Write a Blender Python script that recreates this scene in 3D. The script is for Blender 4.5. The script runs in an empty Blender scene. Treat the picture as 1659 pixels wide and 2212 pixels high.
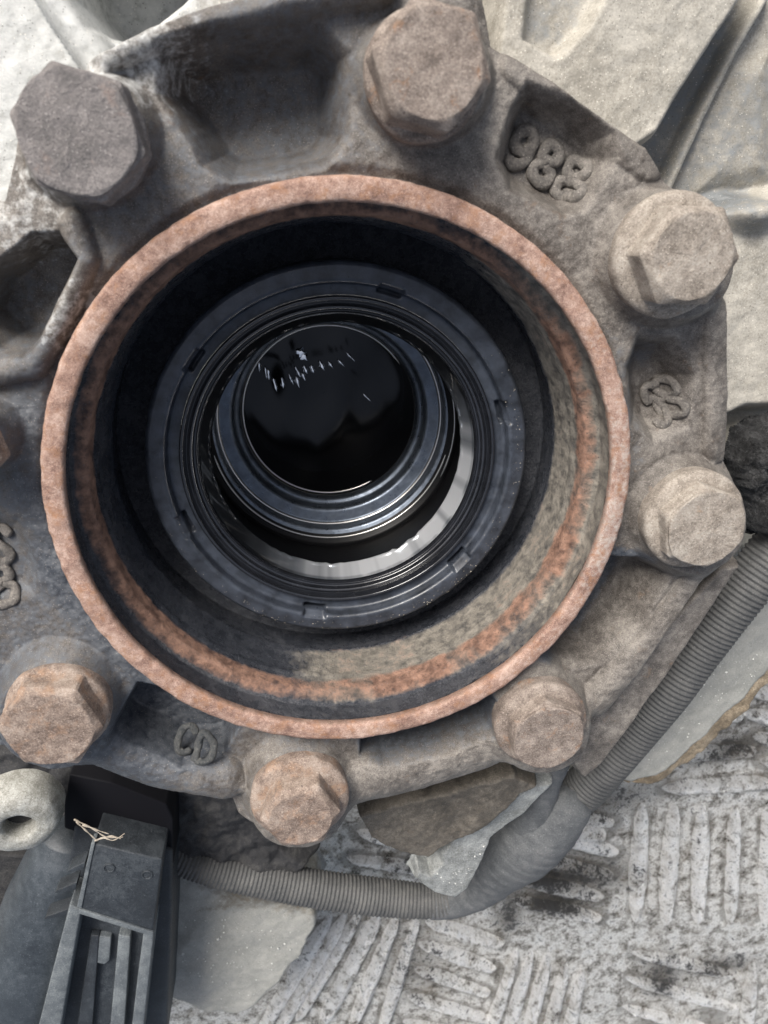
import bpy, bmesh, math, random
import numpy as np
from mathutils import Matrix, Vector, Euler

random.seed(7); rng = np.random.RandomState(11)
SC = bpy.context.scene
COL = SC.collection
# ------------------------------------------------------------------ camera
W, H, F = 1659.0, 2212.0, 1568.84          # tracing frame and focal length in its pixels
CAM = np.array([-0.69125, 4.13702, 11.66053])
ROT = Euler([math.radians(a) for a in (-20.47248, -7.24762, -3.06047)], 'XYZ')
RM = np.array(ROT.to_matrix())
cd = bpy.data.cameras.new('camera'); cam = bpy.data.objects.new('camera', cd); COL.objects.link(cam)
cam.location = CAM; cam.rotation_euler = ROT
cd.sensor_fit = 'HORIZONTAL'; cd.sensor_width = 36; cd.lens = F / W * 36
cd.clip_start = 0.05; cd.clip_end = 500
cd.dof.use_dof = True; cd.dof.focus_distance = 15.5; cd.dof.aperture_fstop = 0.42
SC.camera = cam
# ------------------------------------------------------------------ light
world = bpy.data.worlds.new("World"); SC.world = world; world.use_nodes = True
wn = world.node_tree.nodes; wl = world.node_tree.links
sky = wn.new('ShaderNodeTexSky'); sky.sky_type = 'NISHITA'; sky.sun_disc = False
SUN_AZ, SUN_EL = math.radians(117), math.radians(39)      # azimuth measured from +X, counter-clockwise
sky.sun_elevation = SUN_EL; sky.sun_rotation = math.pi / 2 - SUN_AZ
sky.dust_density = 4.0; sky.ozone_density = 1.0; sky.air_density = 1.0
bgn = wn['Background']; bgn.inputs['Strength'].default_value = 0.052
hs = wn.new('ShaderNodeHueSaturation'); hs.inputs['Saturation'].default_value = .6      # thin overcast: a whiter sky
wl.new(sky.outputs[0], hs.inputs['Color']); wl.new(hs.outputs[0], bgn.inputs['Color'])
sd = bpy.data.lights.new('sun', 'SUN'); sd.energy = 1.5; sd.angle = math.radians(26); sd.color = (1.0, 0.965, 0.92)
sun = bpy.data.objects.new('sun', sd); COL.objects.link(sun)
sdir = Vector((math.cos(SUN_AZ) * math.cos(SUN_EL), math.sin(SUN_AZ) * math.cos(SUN_EL), math.sin(SUN_EL)))
sun.rotation_euler = (-sdir).to_track_quat('-Z', 'Y').to_euler(); sun.location = sdir * 40
SC.view_settings.view_transform = 'Standard'; SC.view_settings.look = 'None'
SC.view_settings.exposure = 1.56; SC.view_settings.gamma = 1.0

# ------------------------------------------------------------------ helpers
def P(x, y, z):
    """point of the plane at height z seen at tracing position (x, y)"""
    d = RM @ np.array([(x - W / 2) / F, (H / 2 - y) / F, -1.0])
    return CAM + d * ((z - CAM[2]) / d[2])
def V(x, y, z): return Vector(P(x, y, z))
def toPx(X, Y, Z):
    q = np.stack([X - CAM[0], Y - CAM[1], Z - CAM[2]], -1) @ RM
    return W / 2 + F * q[..., 0] / -q[..., 2], H / 2 - F * q[..., 1] / -q[..., 2]
def ppu(x, y, z):
    a = P(x, y, z); u, v = toPx(a[0] + .1, a[1], a[2]); return abs(u - x) * 10

LAT = rng.rand(8, 128, 128)
def vnoise(x, y, k):
    L = LAT[k % 8]; xi = np.floor(x).astype(int); yi = np.floor(y).astype(int)
    fx = x - xi; fy = y - yi; fx = fx * fx * (3 - 2 * fx); fy = fy * fy * (3 - 2 * fy)
    a = L[xi % 128, yi % 128]; b = L[(xi + 1) % 128, yi % 128]; c = L[xi % 128, (yi + 1) % 128]; d = L[(xi + 1) % 128, (yi + 1) % 128]
    return (a * (1 - fx) + b * fx) * (1 - fy) + (c * (1 - fx) + d * fx) * fy - .5
def fbm(x, y, s, o=4, k=0, g=.5):
    t = 0; a = 1.0
    for i in range(o):
        c, n = math.cos(i * 1.1), math.sin(i * 1.1)
        t = t + a * vnoise((x * c - y * n) * s + 17.3 * i + 50, (x * n + y * c) * s + 9.1 * i + 50, k + i); a *= g; s *= 2.03
    return t
def sst(a, b, x):
    t = np.clip((x - a) / (b - a), 0, 1); return t * t * (3 - 2 * t)
def sdpoly(px, py, poly):
    """signed distance, negative inside"""
    d = np.full(px.shape, 1e18); s = np.zeros(px.shape, bool); n = len(poly)
    for i in range(n):
        ax, ay = poly[i]; bx, by = poly[(i + 1) % n]
        ex, ey = bx - ax, by - ay; wx, wy = px - ax, py - ay
        t = np.clip((wx * ex + wy * ey) / (ex * ex + ey * ey + 1e-9), 0, 1)
        d = np.minimum(d, (wx - ex * t) ** 2 + (wy - ey * t) ** 2)
        if ey != 0:
            s ^= ((ay > py) != (by > py)) & (px < ex * (py - ay) / ey + ax)
    d = np.sqrt(d); return np.where(s, -d, d)
def sdline(px, py, pts):
    d = np.full(px.shape, 1e18)
    for (ax, ay), (bx, by) in zip(pts[:-1], pts[1:]):
        ex, ey = bx - ax, by - ay; wx, wy = px - ax, py - ay
        t = np.clip((wx * ex + wy * ey) / (ex * ex + ey * ey + 1e-9), 0, 1)
        d = np.minimum(d, (wx - ex * t) ** 2 + (wy - ey * t) ** 2)
    return np.sqrt(d)

def finish(o, m, parent=None, smooth=True):
    if m is not None: o.data.materials.append(m)
    if parent is not None: o.parent = parent
    if smooth:
        o.data.polygons.foreach_set('use_smooth', [True] * len(o.data.polygons))
    o.data.update(); return o
def mesh_np(name, v, f, m, parent=None, attr=None):
    me = bpy.data.meshes.new(name)
    v = np.asarray(v, np.float32); f = np.asarray(f, np.int32)
    me.vertices.add(len(v)); me.vertices.foreach_set('co', v.ravel())
    me.loops.add(f.size); me.loops.foreach_set('vertex_index', f.ravel())
    me.polygons.add(len(f)); me.polygons.foreach_set('loop_start', np.arange(0, f.size, f.shape[1], dtype=np.int32))
    me.update(calc_edges=True); me.validate()
    if attr is not None:
        for an, av in attr.items():
            a = me.attributes.new(an, 'FLOAT', 'POINT'); a.data.foreach_set('value', np.asarray(av, np.float32).ravel())
    o = bpy.data.objects.new(name, me); COL.objects.link(o)
    return finish(o, m, parent)
def heightfield(name, box, zref, res, fn, m, parent=None, attrfn=None):
    """box in tracing pixels; fn(px,py,x,y) -> (z, keep)"""
    cs = [P(box[i], box[j], zref) for i in (0, 2) for j in (1, 3)]
    x0, x1 = min(c[0] for c in cs), max(c[0] for c in cs); y0, y1 = min(c[1] for c in cs), max(c[1] for c in cs)
    nx, ny = int((x1 - x0) / res) + 2, int((y1 - y0) / res) + 2
    X, Y = np.meshgrid(np.linspace(x0, x1, nx), np.linspace(y0, y1, ny), indexing='ij')
    px, py = toPx(X, Y, np.full(X.shape, zref))
    z, keep = fn(px, py, X, Y)
    keep &= (px > box[0] - 5) & (px < box[2] + 5) & (py > box[1] - 5) & (py < box[3] + 5)
    idx = np.arange(nx * ny).reshape(nx, ny)
    fk = keep[:-1, :-1] & keep[1:, :-1] & keep[1:, 1:] & keep[:-1, 1:]
    f = np.stack([idx[:-1, :-1][fk], idx[1:, :-1][fk], idx[1:, 1:][fk], idx[:-1, 1:][fk]], 1)
    used = np.unique(f); rm = np.full(nx * ny, -1); rm[used] = np.arange(len(used))
    v = np.stack([X.ravel(), Y.ravel(), z.ravel()], 1)[used]
    at = None
    if attrfn is not None:
        at = {k: np.broadcast_to(a, X.shape).ravel()[used] for k, a in attrfn(px, py, X, Y, z).items()}
    return mesh_np(name, v, rm[f], m, parent, at)
def slab(name, poly, zt, th, m, parent=None, rnd=14, res=.035, rough=.03, nsc=1.5, wob=5, attrfn=None, tilt=None):
    xs = [p[0] for p in poly]; ys = [p[1] for p in poly]
    box = (min(xs) - 30, min(ys) - 30, max(xs) + 30, max(ys) + 30)
    def fn(px, py, X, Y):
        d = sdpoly(px, py, poly) + wob * 2 * fbm(X, Y, 1.7, 4, 3)
        z = zt - th * (sst(-rnd, rnd * .25, d) ** 2) + rough * 2 * fbm(X, Y, nsc, 5, 1)
        if tilt: z = z + tilt[0] * (px - xs[0]) / 100 + tilt[1] * (py - ys[0]) / 100
        return z, d < rnd * .6
    return heightfield(name, box, zt, res, fn, m, parent, attrfn)
def lathe(name, prof, m, parent=None, n=256, fn=None, cen=(0, 0), attrfn=None, sub=.08):
    """prof: list of (r,z), resampled"""
    pr = []
    for (a, b), (c, d) in zip(prof[:-1], prof[1:]):
        k = max(1, int(math.hypot(c - a, d - b) / sub))
        for i in range(k): t = i / k; pr.append((a + (c - a) * t, b + (d - b) * t))
    pr.append(prof[-1]); pr = np.array(pr)
    A = np.linspace(0, 2 * np.pi, n, endpoint=False)
    Rr, Aa = np.meshgrid(pr[:, 0], A, indexing='ij'); Zz, _ = np.meshgrid(pr[:, 1], A, indexing='ij')
    if fn is not None: Rr, Zz = fn(Rr.copy(), Zz.copy(), Aa)
    X = cen[0] + Rr * np.cos(Aa); Y = cen[1] + Rr * np.sin(Aa)
    idx = np.arange(X.size).reshape(X.shape); nx = np.roll(idx, -1, 1)
    f = np.stack([idx[:-1], nx[:-1], nx[1:], idx[1:]], -1).reshape(-1, 4)
    at = attrfn(Rr, Zz, Aa) if attrfn else None
    return mesh_np(name, np.stack([X.ravel(), Y.ravel(), Zz.ravel()], 1), f, m, parent, at)
def catmull(pts, step):
    """pts rows: x,y,z,... -> evenly spaced samples"""
    p = np.array(pts, float); p = np.vstack([2 * p[0] - p[1], p, 2 * p[-1] - p[-2]]); out = []
    for i in range(1, len(p) - 2):
        for t in np.linspace(0, 1, 40, endpoint=False):
            a, b, c, d = p[i - 1], p[i], p[i + 1], p[i + 2]
            out.append(.5 * (2 * b + (c - a) * t + (2 * a - 5 * b + 4 * c - d) * t * t + (3 * b - a - 3 * c + d) * t ** 3))
    out.append(p[-2]); out = np.array(out)
    s = np.r_[0, np.cumsum(np.linalg.norm(np.diff(out[:, :3], axis=0), axis=1))]
    q = np.arange(0, s[-1], step); return np.stack([np.interp(q, s, out[:, k]) for k in range(out.shape[1])], 1), q
def sweep(name, pts, m, parent=None, step=.03, n=28, rmod=None, cap=False, flat=1.0, extra=None):
    """pts rows x,y,z,r (world)"""
    c, s = catmull(pts, step); T = np.gradient(c[:, :3], axis=0); T /= np.linalg.norm(T, axis=1)[:, None]
    up = np.array([0, 0, 1.0]); S = np.cross(T, up); S /= np.linalg.norm(S, axis=1)[:, None] + 1e-9; U = np.cross(S, T)
    A = np.linspace(0, 2 * np.pi, n, endpoint=False)
    R = np.repeat(c[:, 3][:, None], n, 1)
    if rmod is not None: R = R * rmod(s[:, None], A[None, :])
    vv = c[:, None, :3] + R[..., None] * (np.cos(A)[None, :, None] * S[:, None] + flat * np.sin(A)[None, :, None] * U[:, None])
    idx = np.arange(vv.shape[0] * n).reshape(-1, n); nx = np.roll(idx, -1, 1)
    f = np.stack([idx[:-1], nx[:-1], nx[1:], idx[1:]], -1).reshape(-1, 4)
    v = vv.reshape(-1, 3)
    if cap:
        k = len(v); v = np.vstack([v, c[0, :3] - T[0] * c[0, 3] * .5, c[-1, :3] + T[-1] * c[-1, 3] * .5])
        f = np.vstack([f, np.stack([nx[0], idx[0], np.full(n, k), np.full(n, k)], 1), np.stack([idx[-1], nx[-1], np.full(n, k + 1), np.full(n, k + 1)], 1)])
    me = bpy.data.meshes.new(name); me.from_pydata(v.tolist(), [], [list(dict.fromkeys(q)) for q in f.tolist()])
    o = bpy.data.objects.new(name, me); COL.objects.link(o); return finish(o, m, parent)
def prism(name, poly, zt, zb, m, parent=None, bevel=.03, seg=3, zts=None, rot=0):
    """vertical-walled solid; poly traced at the top plane. zts: a height for every corner"""
    bm = bmesh.new(); n = len(poly); zts = zts or [zt] * n
    top = [bm.verts.new(V(x, y, z)) for (x, y), z in zip(poly, zts)]
    bot = [bm.verts.new((v.co.x, v.co.y, zb)) for v in top]
    bm.faces.new(top); bm.faces.new(bot[::-1])
    for i in range(n): bm.faces.new([top[i], bot[i], bot[(i + 1) % n], top[(i + 1) % n]])
    bmesh.ops.recalc_face_normals(bm, faces=bm.faces)
    if bevel: bmesh.ops.bevel(bm, geom=list(bm.edges), offset=bevel, segments=seg, profile=.5, affect='EDGES')
    me = bpy.data.meshes.new(name); bm.to_mesh(me); bm.free()
    o = bpy.data.objects.new(name, me); COL.objects.link(o); finish(o, m, parent, False)
    return o
def root(name, label, cat, loc=(0, 0, 0), group=None):
    o = bpy.data.objects.new(name, None); o.empty_display_size = .5; COL.objects.link(o)
    o['label'] = label; o['category'] = cat
    if group: o['group'] = group
    return o

# ------------------------------------------------------------------ materials
def nt(m): m.use_nodes = True; return m.node_tree.nodes, m.node_tree.links
def ramp(n, l, src, stops, interp='LINEAR'):
    r = n.new('ShaderNodeValToRGB'); r.color_ramp.interpolation = interp
    e = r.color_ramp.elements
    while len(e) < len(stops): e.new(.5)
    for k, (p, c) in enumerate(stops):
        e[k].position = p; e[k].color = (*c, 1) if isinstance(c, tuple) else (c, c, c, 1)
    l.new(src, r.inputs[0]); return r.outputs[0]
def noise(n, l, co, s, d=6, r=.55, dist=0.0):
    t = n.new('ShaderNodeTexNoise'); t.inputs['Scale'].default_value = s; t.inputs['Detail'].default_value = d
    t.inputs['Roughness'].default_value = r; t.inputs['Distortion'].default_value = dist; l.new(co, t.inputs['Vector']); return t.outputs['Fac']
def mixc(n, l, f, a, b, mode='MIX'):
    x = n.new('ShaderNodeMix'); x.data_type = 'RGBA'; x.blend_type = mode
    for s, v in ((x.inputs[0], f), (x.inputs[6], a), (x.inputs[7], b)):
        if hasattr(v, 'is_output'): l.new(v, s)
        elif isinstance(v, (int, float)): s.default_value = v
        else: s.default_value = (*v, 1)
    return x.outputs[2]
def math_(n, l, op, a, b=0.0):
    x = n.new('ShaderNodeMath'); x.operation = op
    for s, v in ((x.inputs[0], a), (x.inputs[1], b)):
        if hasattr(v, 'is_output'): l.new(v, s)
        else: s.default_value = v
    return x.outputs[0]
def grime(name, c0, c1, c2, spots=None, spot_t=(.60, .68), sc=1.0, rough=(.6, .9), metal=0.0, bump=.5, bsc=22, zone=None, zrough=None, spec=.5, off=0.0, sp_sc=2.2, zone2=None, pits=None, bdist=.03, zsh=1.5, lowb=1.0):
    """dirty surface: three tones over coarse and fine noise, spots, optional oily, rusty or painted-shade zones from point attributes"""
    m = bpy.data.materials.new(name); n, l = nt(m); b = n['Principled BSDF']
    tc = n.new('ShaderNodeTexCoord'); mp = n.new('ShaderNodeMapping'); mp.inputs['Location'].default_value = (off, off * .7, off * 1.3)
    l.new(tc.outputs['Object'], mp.inputs[0]); co = mp.outputs[0]
    big = noise(n, l, co, .9 * sc, 6, .62, .5); mid = noise(n, l, co, 4.5 * sc, 7, .68); fine = noise(n, l, co, 26 * sc, 4, .7)
    f = math_(n, l, 'ADD', math_(n, l, 'MULTIPLY', big, .34), math_(n, l, 'ADD', math_(n, l, 'MULTIPLY', mid, .30), math_(n, l, 'MULTIPLY', fine, .36)))
    col = ramp(n, l, f, [(.415, c0), (.50, c1), (.585, c2)])
    if spots:
        sf = ramp(n, l, noise(n, l, co, sp_sc * sc, 8, .72, .3), [(spot_t[0], 0.0), (spot_t[1], 1.0)])
        col = mixc(n, l, math_(n, l, 'MULTIPLY', sf, .85), col, spots)
    ro = ramp(n, l, mid, [(.3, rough[0]), (.7, rough[1])])
    for zn, zc in ((zone, 'zone'), (zone2, 'zone2')):
        if zn:
            a = n.new('ShaderNodeAttribute'); a.attribute_name = zc
            zf = math_(n, l, 'ADD', a.outputs['Fac'], math_(n, l, 'MULTIPLY', math_(n, l, 'SUBTRACT', mid, .5), zsh))
            
            zf = ramp(n, l, zf, [(.28, 0.0), (.72, 1.0)])
            zcol = ramp(n, l, mid, [(.35, zn[0]), (.65, zn[1])])
            col = mixc(n, l, zf, col, zcol); ro = mixc(n, l, zf, ro, (zn[2],) * 3)
    # grains of pale and dark grit
    v = n.new('ShaderNodeTexVoronoi'); v.inputs['Scale'].default_value = 30 * sc; l.new(co, v.inputs['Vector'])
    sel = n.new('ShaderNodeSeparateColor'); l.new(v.outputs['Color'], sel.inputs[0])
    g1 = math_(n, l, 'MULTIPLY', math_(n, l, 'GREATER_THAN', sel.outputs[0], .93), math_(n, l, 'LESS_THAN', v.outputs['Distance'], .34))
    col = mixc(n, l, math_(n, l, 'MULTIPLY', g1, .45), col, tuple(min(1, c * 1.7 + .06) for c in c2))
    g2 = math_(n, l, 'MULTIPLY', math_(n, l, 'GREATER_THAN', sel.outputs[1], .93), math_(n, l, 'LESS_THAN', v.outputs['Distance'], .34))
    col = mixc(n, l, math_(n, l, 'MULTIPLY', g2, .55), col, tuple(c * .3 for c in c0))
    if pits:
        pf = ramp(n, l, noise(n, l, co, 9 * sc, 3, .6), [(.70, 0.0), (.74, 1.0)]); col = mixc(n, l, pf, col, pits)
    l.new(col, b.inputs['Base Color']); l.new(ro, b.inputs['Roughness'])
    b.inputs['Metallic'].default_value = metal; b.inputs['Specular IOR Level'].default_value = spec
    h = math_(n, l, 'ADD', math_(n, l, 'MULTIPLY', noise(n, l, co, bsc * .35, 6, .65), lowb), math_(n, l, 'MULTIPLY', noise(n, l, co, bsc, 6, .75), 1.0))
    bp = n.new('ShaderNodeBump'); bp.inputs['Strength'].default_value = bump; bp.inputs['Distance'].default_value = bdist * 3
    l.new(h, bp.inputs['Height']); l.new(bp.outputs[0], b.inputs['Normal'])
    return m
M = {}
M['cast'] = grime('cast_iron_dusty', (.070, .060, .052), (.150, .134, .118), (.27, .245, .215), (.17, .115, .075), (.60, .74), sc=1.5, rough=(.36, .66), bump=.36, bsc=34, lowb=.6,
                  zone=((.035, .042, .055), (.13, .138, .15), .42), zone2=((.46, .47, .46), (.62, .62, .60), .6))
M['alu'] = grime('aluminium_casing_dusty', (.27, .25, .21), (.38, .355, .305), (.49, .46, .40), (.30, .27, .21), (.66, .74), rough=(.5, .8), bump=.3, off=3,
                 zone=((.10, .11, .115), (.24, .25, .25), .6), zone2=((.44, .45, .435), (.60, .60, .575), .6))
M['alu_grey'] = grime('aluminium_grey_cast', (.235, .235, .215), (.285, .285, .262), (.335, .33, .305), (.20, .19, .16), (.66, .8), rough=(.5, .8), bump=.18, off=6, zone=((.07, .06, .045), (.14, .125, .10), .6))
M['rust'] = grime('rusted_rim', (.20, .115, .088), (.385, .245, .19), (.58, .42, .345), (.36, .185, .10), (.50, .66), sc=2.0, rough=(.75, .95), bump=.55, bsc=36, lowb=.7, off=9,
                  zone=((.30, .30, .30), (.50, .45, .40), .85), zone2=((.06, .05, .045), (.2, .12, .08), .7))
M['bore'] = grime('bore_wall_oily', (.024, .027, .034), (.042, .046, .056), (.075, .078, .088), None, rough=(.14, .42), bump=.6, bsc=24, off=12, zsh=1.0,
                  zone=((.12, .108, .09), (.29, .262, .22), .7), zone2=((.10, .052, .036), (.37, .215, .15), .6))
M['bolt'] = grime('bolt_dirty', (.11, .085, .07), (.235, .19, .16), (.37, .315, .27), (.30, .165, .09), (.58, .70), sc=1.3, rough=(.6, .9), bump=.45, bsc=38, lowb=.7, off=15, pits=(.07, .05, .045))
M['bolt_rust'] = grime('bolt_rusty', (.12, .085, .068), (.27, .205, .165), (.42, .345, .29), (.36, .215, .13), (.52, .72), sc=1.3, rough=(.55, .9), bump=.45, bsc=38, lowb=.7, off=18, pits=(.06, .045, .05))
M['bolt_pale'] = grime('bolt_pale_dust', (.15, .125, .10), (.29, .25, .21), (.43, .385, .33), (.36, .22, .12), (.62, .76), sc=1.2, rough=(.7, .95), bump=.45, bsc=38, lowb=.7, off=21, pits=(.10, .07, .05))
M['bolt_grey'] = grime('bolt_grey', (.13, .12, .115), (.21, .19, .182), (.31, .285, .27), (.30, .22, .18), (.6, .76), sc=1.2, rough=(.6, .9), bump=.6, bsc=16, off=22, pits=(.08, .07, .07))
M['brown'] = grime('brown_oil_varnish', (.045, .039, .031), (.085, .073, .058), (.15, .132, .108), (.10, .07, .045), (.62, .74), rough=(.4, .7), bump=.4, off=24)
M['tan'] = grime('tan_stained_edge', (.11, .085, .055), (.21, .165, .11), (.36, .30, .22), (.08, .055, .035), (.60, .72), rough=(.4, .7), bump=.5, off=25)
M['shell'] = grime('pale_torn_metal', (.20, .205, .195), (.32, .33, .32), (.46, .47, .455), (.12, .12, .11), (.66, .70), rough=(.3, .6), metal=.3, bump=.6, off=27)
M['oil_dark'] = grime('black_oily_dirt', (.012, .012, .012), (.03, .03, .03), (.10, .10, .10), None, rough=(.12, .4), bump=1.0, off=30)
M['dark'] = grime('dark_void_casing', (.012, .012, .013), (.025, .025, .027), (.06, .058, .055), None, rough=(.5, .8), bump=.5, off=33)
M['plastic'] = grime('black_plastic_dusty', (.016, .019, .023), (.024, .029, .035), (.048, .056, .064), (.16, .17, .175), (.68, .8), rough=(.45, .65), bump=.30, off=36, bsc=40)
M['plastic_pale'] = grime('plastic_worn_edge', (.07, .08, .088), (.11, .123, .132), (.17, .187, .193), None, rough=(.5, .7), bump=.2, off=39, bsc=40)
M['conduit'] = grime('corrugated_conduit', (.055, .056, .056), (.078, .078, .077), (.112, .11, .105), (.17, .155, .135), (.66, .8), rough=(.55, .8), bump=.15, off=42)
M['tape'] = grime('fabric_tape', (.065, .069, .073), (.095, .10, .104), (.14, .142, .143), (.16, .15, .135), (.68, .8), rough=(.6, .85), bump=.3, off=45, bsc=45)
M['tube'] = grime('pale_cast_stub', (.17, .165, .14), (.30, .295, .265), (.45, .45, .42), (.20, .19, .13), (.62, .72), rough=(.45, .7), bump=.3, off=48)
M['straw'] = grime('dry_fibre', (.25, .21, .16), (.36, .31, .25), (.45, .40, .34), None, rough=(.8, .9), bump=.1)

def simple(name, col, rough, metal=0, coat=0, bump=0, bs=30, spec=.5, vary=0):
    m = bpy.data.materials.new(name); n, l = nt(m); b = n['Principled BSDF']
    b.inputs['Base Color'].default_value = (*col, 1); b.inputs['Roughness'].default_value = rough; b.inputs['Metallic'].default_value = metal
    b.inputs['Coat Weight'].default_value = coat; b.inputs['Specular IOR Level'].default_value = spec
    tc = n.new('ShaderNodeTexCoord')
    if vary:
        nn = noise(n, l, tc.outputs['Object'], 3, 7, .65)
        l.new(ramp(n, l, nn, [(.35, tuple(c * (1 - vary) for c in col)), (.65, tuple(min(1, c * (1 + vary)) for c in col))]), b.inputs['Base Color'])
        l.new(ramp(n, l, noise(n, l, tc.outputs['Object'], 5, 6, .6), [(.3, max(.03, rough - .12)), (.7, rough + .15)]), b.inputs['Roughness'])
    if bump:
        bp = n.new('ShaderNodeBump'); bp.inputs['Strength'].default_value = bump; bp.inputs['Distance'].default_value = .02
        l.new(noise(n, l, tc.outputs['Object'], bs, 5, .6), bp.inputs['Height']); l.new(bp.outputs[0], b.inputs['Normal'])
    return m
M['rubber'] = simple('seal_rubber', (.036, .042, .054), .36, 0, .1, .10, 30, .5, .5)
M['rubber_wet'] = simple('seal_rubber_oiled', (.012, .013, .016), .16, 0, .8, .05, 20, .6, .3)
M['steel_wet'] = simple('oiled_steel', (.62, .66, .72), .26, 1.0, .5, .05, 14, .5, .15)
M['steel_dark'] = simple('dark_oiled_steel', (.12, .14, .17), .34, .8, .1, .08, 14, .5, .25)
M['steel_band'] = simple('polished_insert', (.86, .90, .95), .37, .8, .6, 0)
_n, _l = nt(M['steel_band']); _a = _n.new('ShaderNodeAttribute'); _a.attribute_name = 'zone'      # bright reflection painted on the lower right arc, dark elsewhere
_l.new(ramp(_n, _l, _a.outputs['Fac'], [(0, (.02, .022, .026)), (.5, (.25, .27, .30)), (1, (.95, .97, 1.0))]), _n['Principled BSDF'].inputs['Base Color'])
M['chrome'] = simple('dark_ring_steel', (.62, .60, .57), .28, 1.0, .4, .05)
M['pit'] = simple('wet_black_oil', (.003, .003, .0035), .35, 0, 0, .15, 6, .12)
M['glint'] = simple('glint_sliver', (.92, .94, .96), .10, 1.0, 0, 0)

# checker plate metal
STAINS = [(1205, 1890, 190, 62, -12, .9), (1200, 1950, 120, 40, -16, .85), (1100, 1985, 40, 60, 0, .6), (1580, 1620, 110, 38, 8, .7), (1430, 2110, 60, 90, 10, .65), (950, 1860, 150, 30, 0, .5), (1550, 2090, 130, 40, -10, .55), (900, 2090, 90, 130, 0, .35), (1300, 1740, 160, 50, 10, .5)]
def plate_mat(name, stops, dirt, metal):
    m = bpy.data.materials.new(name); n, l = nt(m); b = n['Principled BSDF']
    g = n.new('ShaderNodeNewGeometry'); co = g.outputs['Position']
    big = noise(n, l, co, .35, 6, .6, .4); mid = noise(n, l, co, 1.8, 8, .7, .3); fine = noise(n, l, co, 11, 8, .75)
    f = math_(n, l, 'ADD', math_(n, l, 'MULTIPLY', mid, .55), math_(n, l, 'MULTIPLY', fine, .45))
    col = ramp(n, l, f, stops)
    tot = None
    for (x, y, rx, ry, an, k) in STAINS:
        c = P(x, y, -9.4); mp = n.new('ShaderNodeMapping'); mp.vector_type = 'TEXTURE'
        mp.inputs['Location'].default_value = tuple(c); mp.inputs['Rotation'].default_value = (0, 0, math.radians(an)); mp.inputs['Scale'].default_value = (rx / 60, ry / 60, 5)
        l.new(co, mp.inputs[0]); ln = n.new('ShaderNodeVectorMath'); ln.operation = 'LENGTH'; l.new(mp.outputs[0], ln.inputs[0])
        q = math_(n, l, 'MULTIPLY', math_(n, l, 'SUBTRACT', 1.45, ln.outputs['Value']), k); q = math_(n, l, 'MAXIMUM', q, 0)
        tot = q if tot is None else math_(n, l, 'MAXIMUM', tot, q)
    df = math_(n, l, 'ADD', tot, math_(n, l, 'MULTIPLY', math_(n, l, 'SUBTRACT', f, .5), 7))
    df = ramp(n, l, df, [(.35, 0.0), (.75, 1.0)])
    col = mixc(n, l, math_(n, l, 'MULTIPLY', df, .92), col, (.022, .020, .019))
    if dirt:
        a = n.new('ShaderNodeAttribute'); a.attribute_name = 'zone'
        dz = ramp(n, l, math_(n, l, 'ADD', a.outputs['Fac'], math_(n, l, 'MULTIPLY', math_(n, l, 'SUBTRACT', f, .5), -2.2)), [(.2, 0.0), (.75, 1.0)])
        col = mixc(n, l, math_(n, l, 'MULTIPLY', dz, .55), col, (.13, .12, .105))
    br = ramp(n, l, noise(n, l, co, .8, 8, .7), [(.55, 0.0), (.66, 1.0)]); col = mixc(n, l, math_(n, l, 'MULTIPLY', br, .35), col, (.24, .20, .155))
    l.new(col, b.inputs['Base Color']); b.inputs['Metallic'].default_value = metal
    l.new(ramp(n, l, mid, [(.3, .24), (.7, .48)]), b.inputs['Roughness'])
    h = math_(n, l, 'ADD', math_(n, l, 'MULTIPLY', noise(n, l, co, 4, 7, .7), 1.2), math_(n, l, 'MULTIPLY', noise(n, l, co, 16, 7, .75), .8))
    bp = n.new('ShaderNodeBump'); bp.inputs['Strength'].default_value = .9; bp.inputs['Distance'].default_value = .16
    l.new(h, bp.inputs['Height']); l.new(bp.outputs[0], b.inputs['Normal']); return m
M['plate'] = plate_mat('tread_plate', [(.43, (.17, .16, .14)), (.475, (.44, .425, .40)), (.515, (.68, .67, .64)), (.56, (.94, .94, .92))], True, .65)
M['bar'] = plate_mat('tread_bar_worn', [(.41, (.24, .22, .20)), (.455, (.62, .61, .58)), (.50, (.88, .87, .85)), (.57, (.97, .97, .96))], False, .8)

# ================================================================== FLOOR
ZF = -9.5
floor = None
# one raised tread bar, shared by all of them
def bar_mesh(seed):
    r = np.random.RandomState(seed); nu, nv = 36, 9
    v = []; 
    for i in range(nu + 1):
        t = i / nu * 2 - 1; w = .5 * (1 - abs(t) ** 3.4) ** .6 + .001
        for j in range(nv + 1):
            s = j / nv * 2 - 1
            hgt = (1 - abs(s) ** 2.6) * min(1, (1 - abs(t)) * 5) ** .7
            v.append((t * .5, s * w * (1 + .07 * math.sin(5 * t + seed) + .04 * math.sin(19 * t + 2 * seed)), hgt * (1 + .11 * r.randn())))
    idx = np.arange(len(v)).reshape(nu + 1, nv + 1)
    f = np.stack([idx[:-1, :-1], idx[1:, :-1], idx[1:, 1:], idx[:-1, 1:]], -1).reshape(-1, 4)
    o = mesh_np('tread_bar', np.array(v), f, M['bar'], None); return o
protos = [bar_mesh(s) for s in (1, 2, 3, 4)]
bars = []
def grp(a, b, c, d, n, jit=5):
    """n bars between bar (a->b) and bar (c->d)"""
    for k in range(n):
        t = k / (n - 1) if n > 1 else 0
        j = lambda: random.uniform(-jit, jit)
        bars.append((a[0] + (c[0] - a[0]) * t + j(), a[1] + (c[1] - a[1]) * t + j(), b[0] + (d[0] - b[0]) * t + j(), b[1] + (d[1] - b[1]) * t + j()))
grp((1388, 1745), (1372, 1990), (1655, 1745), (1650, 2000), 5)          # tall group right
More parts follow.
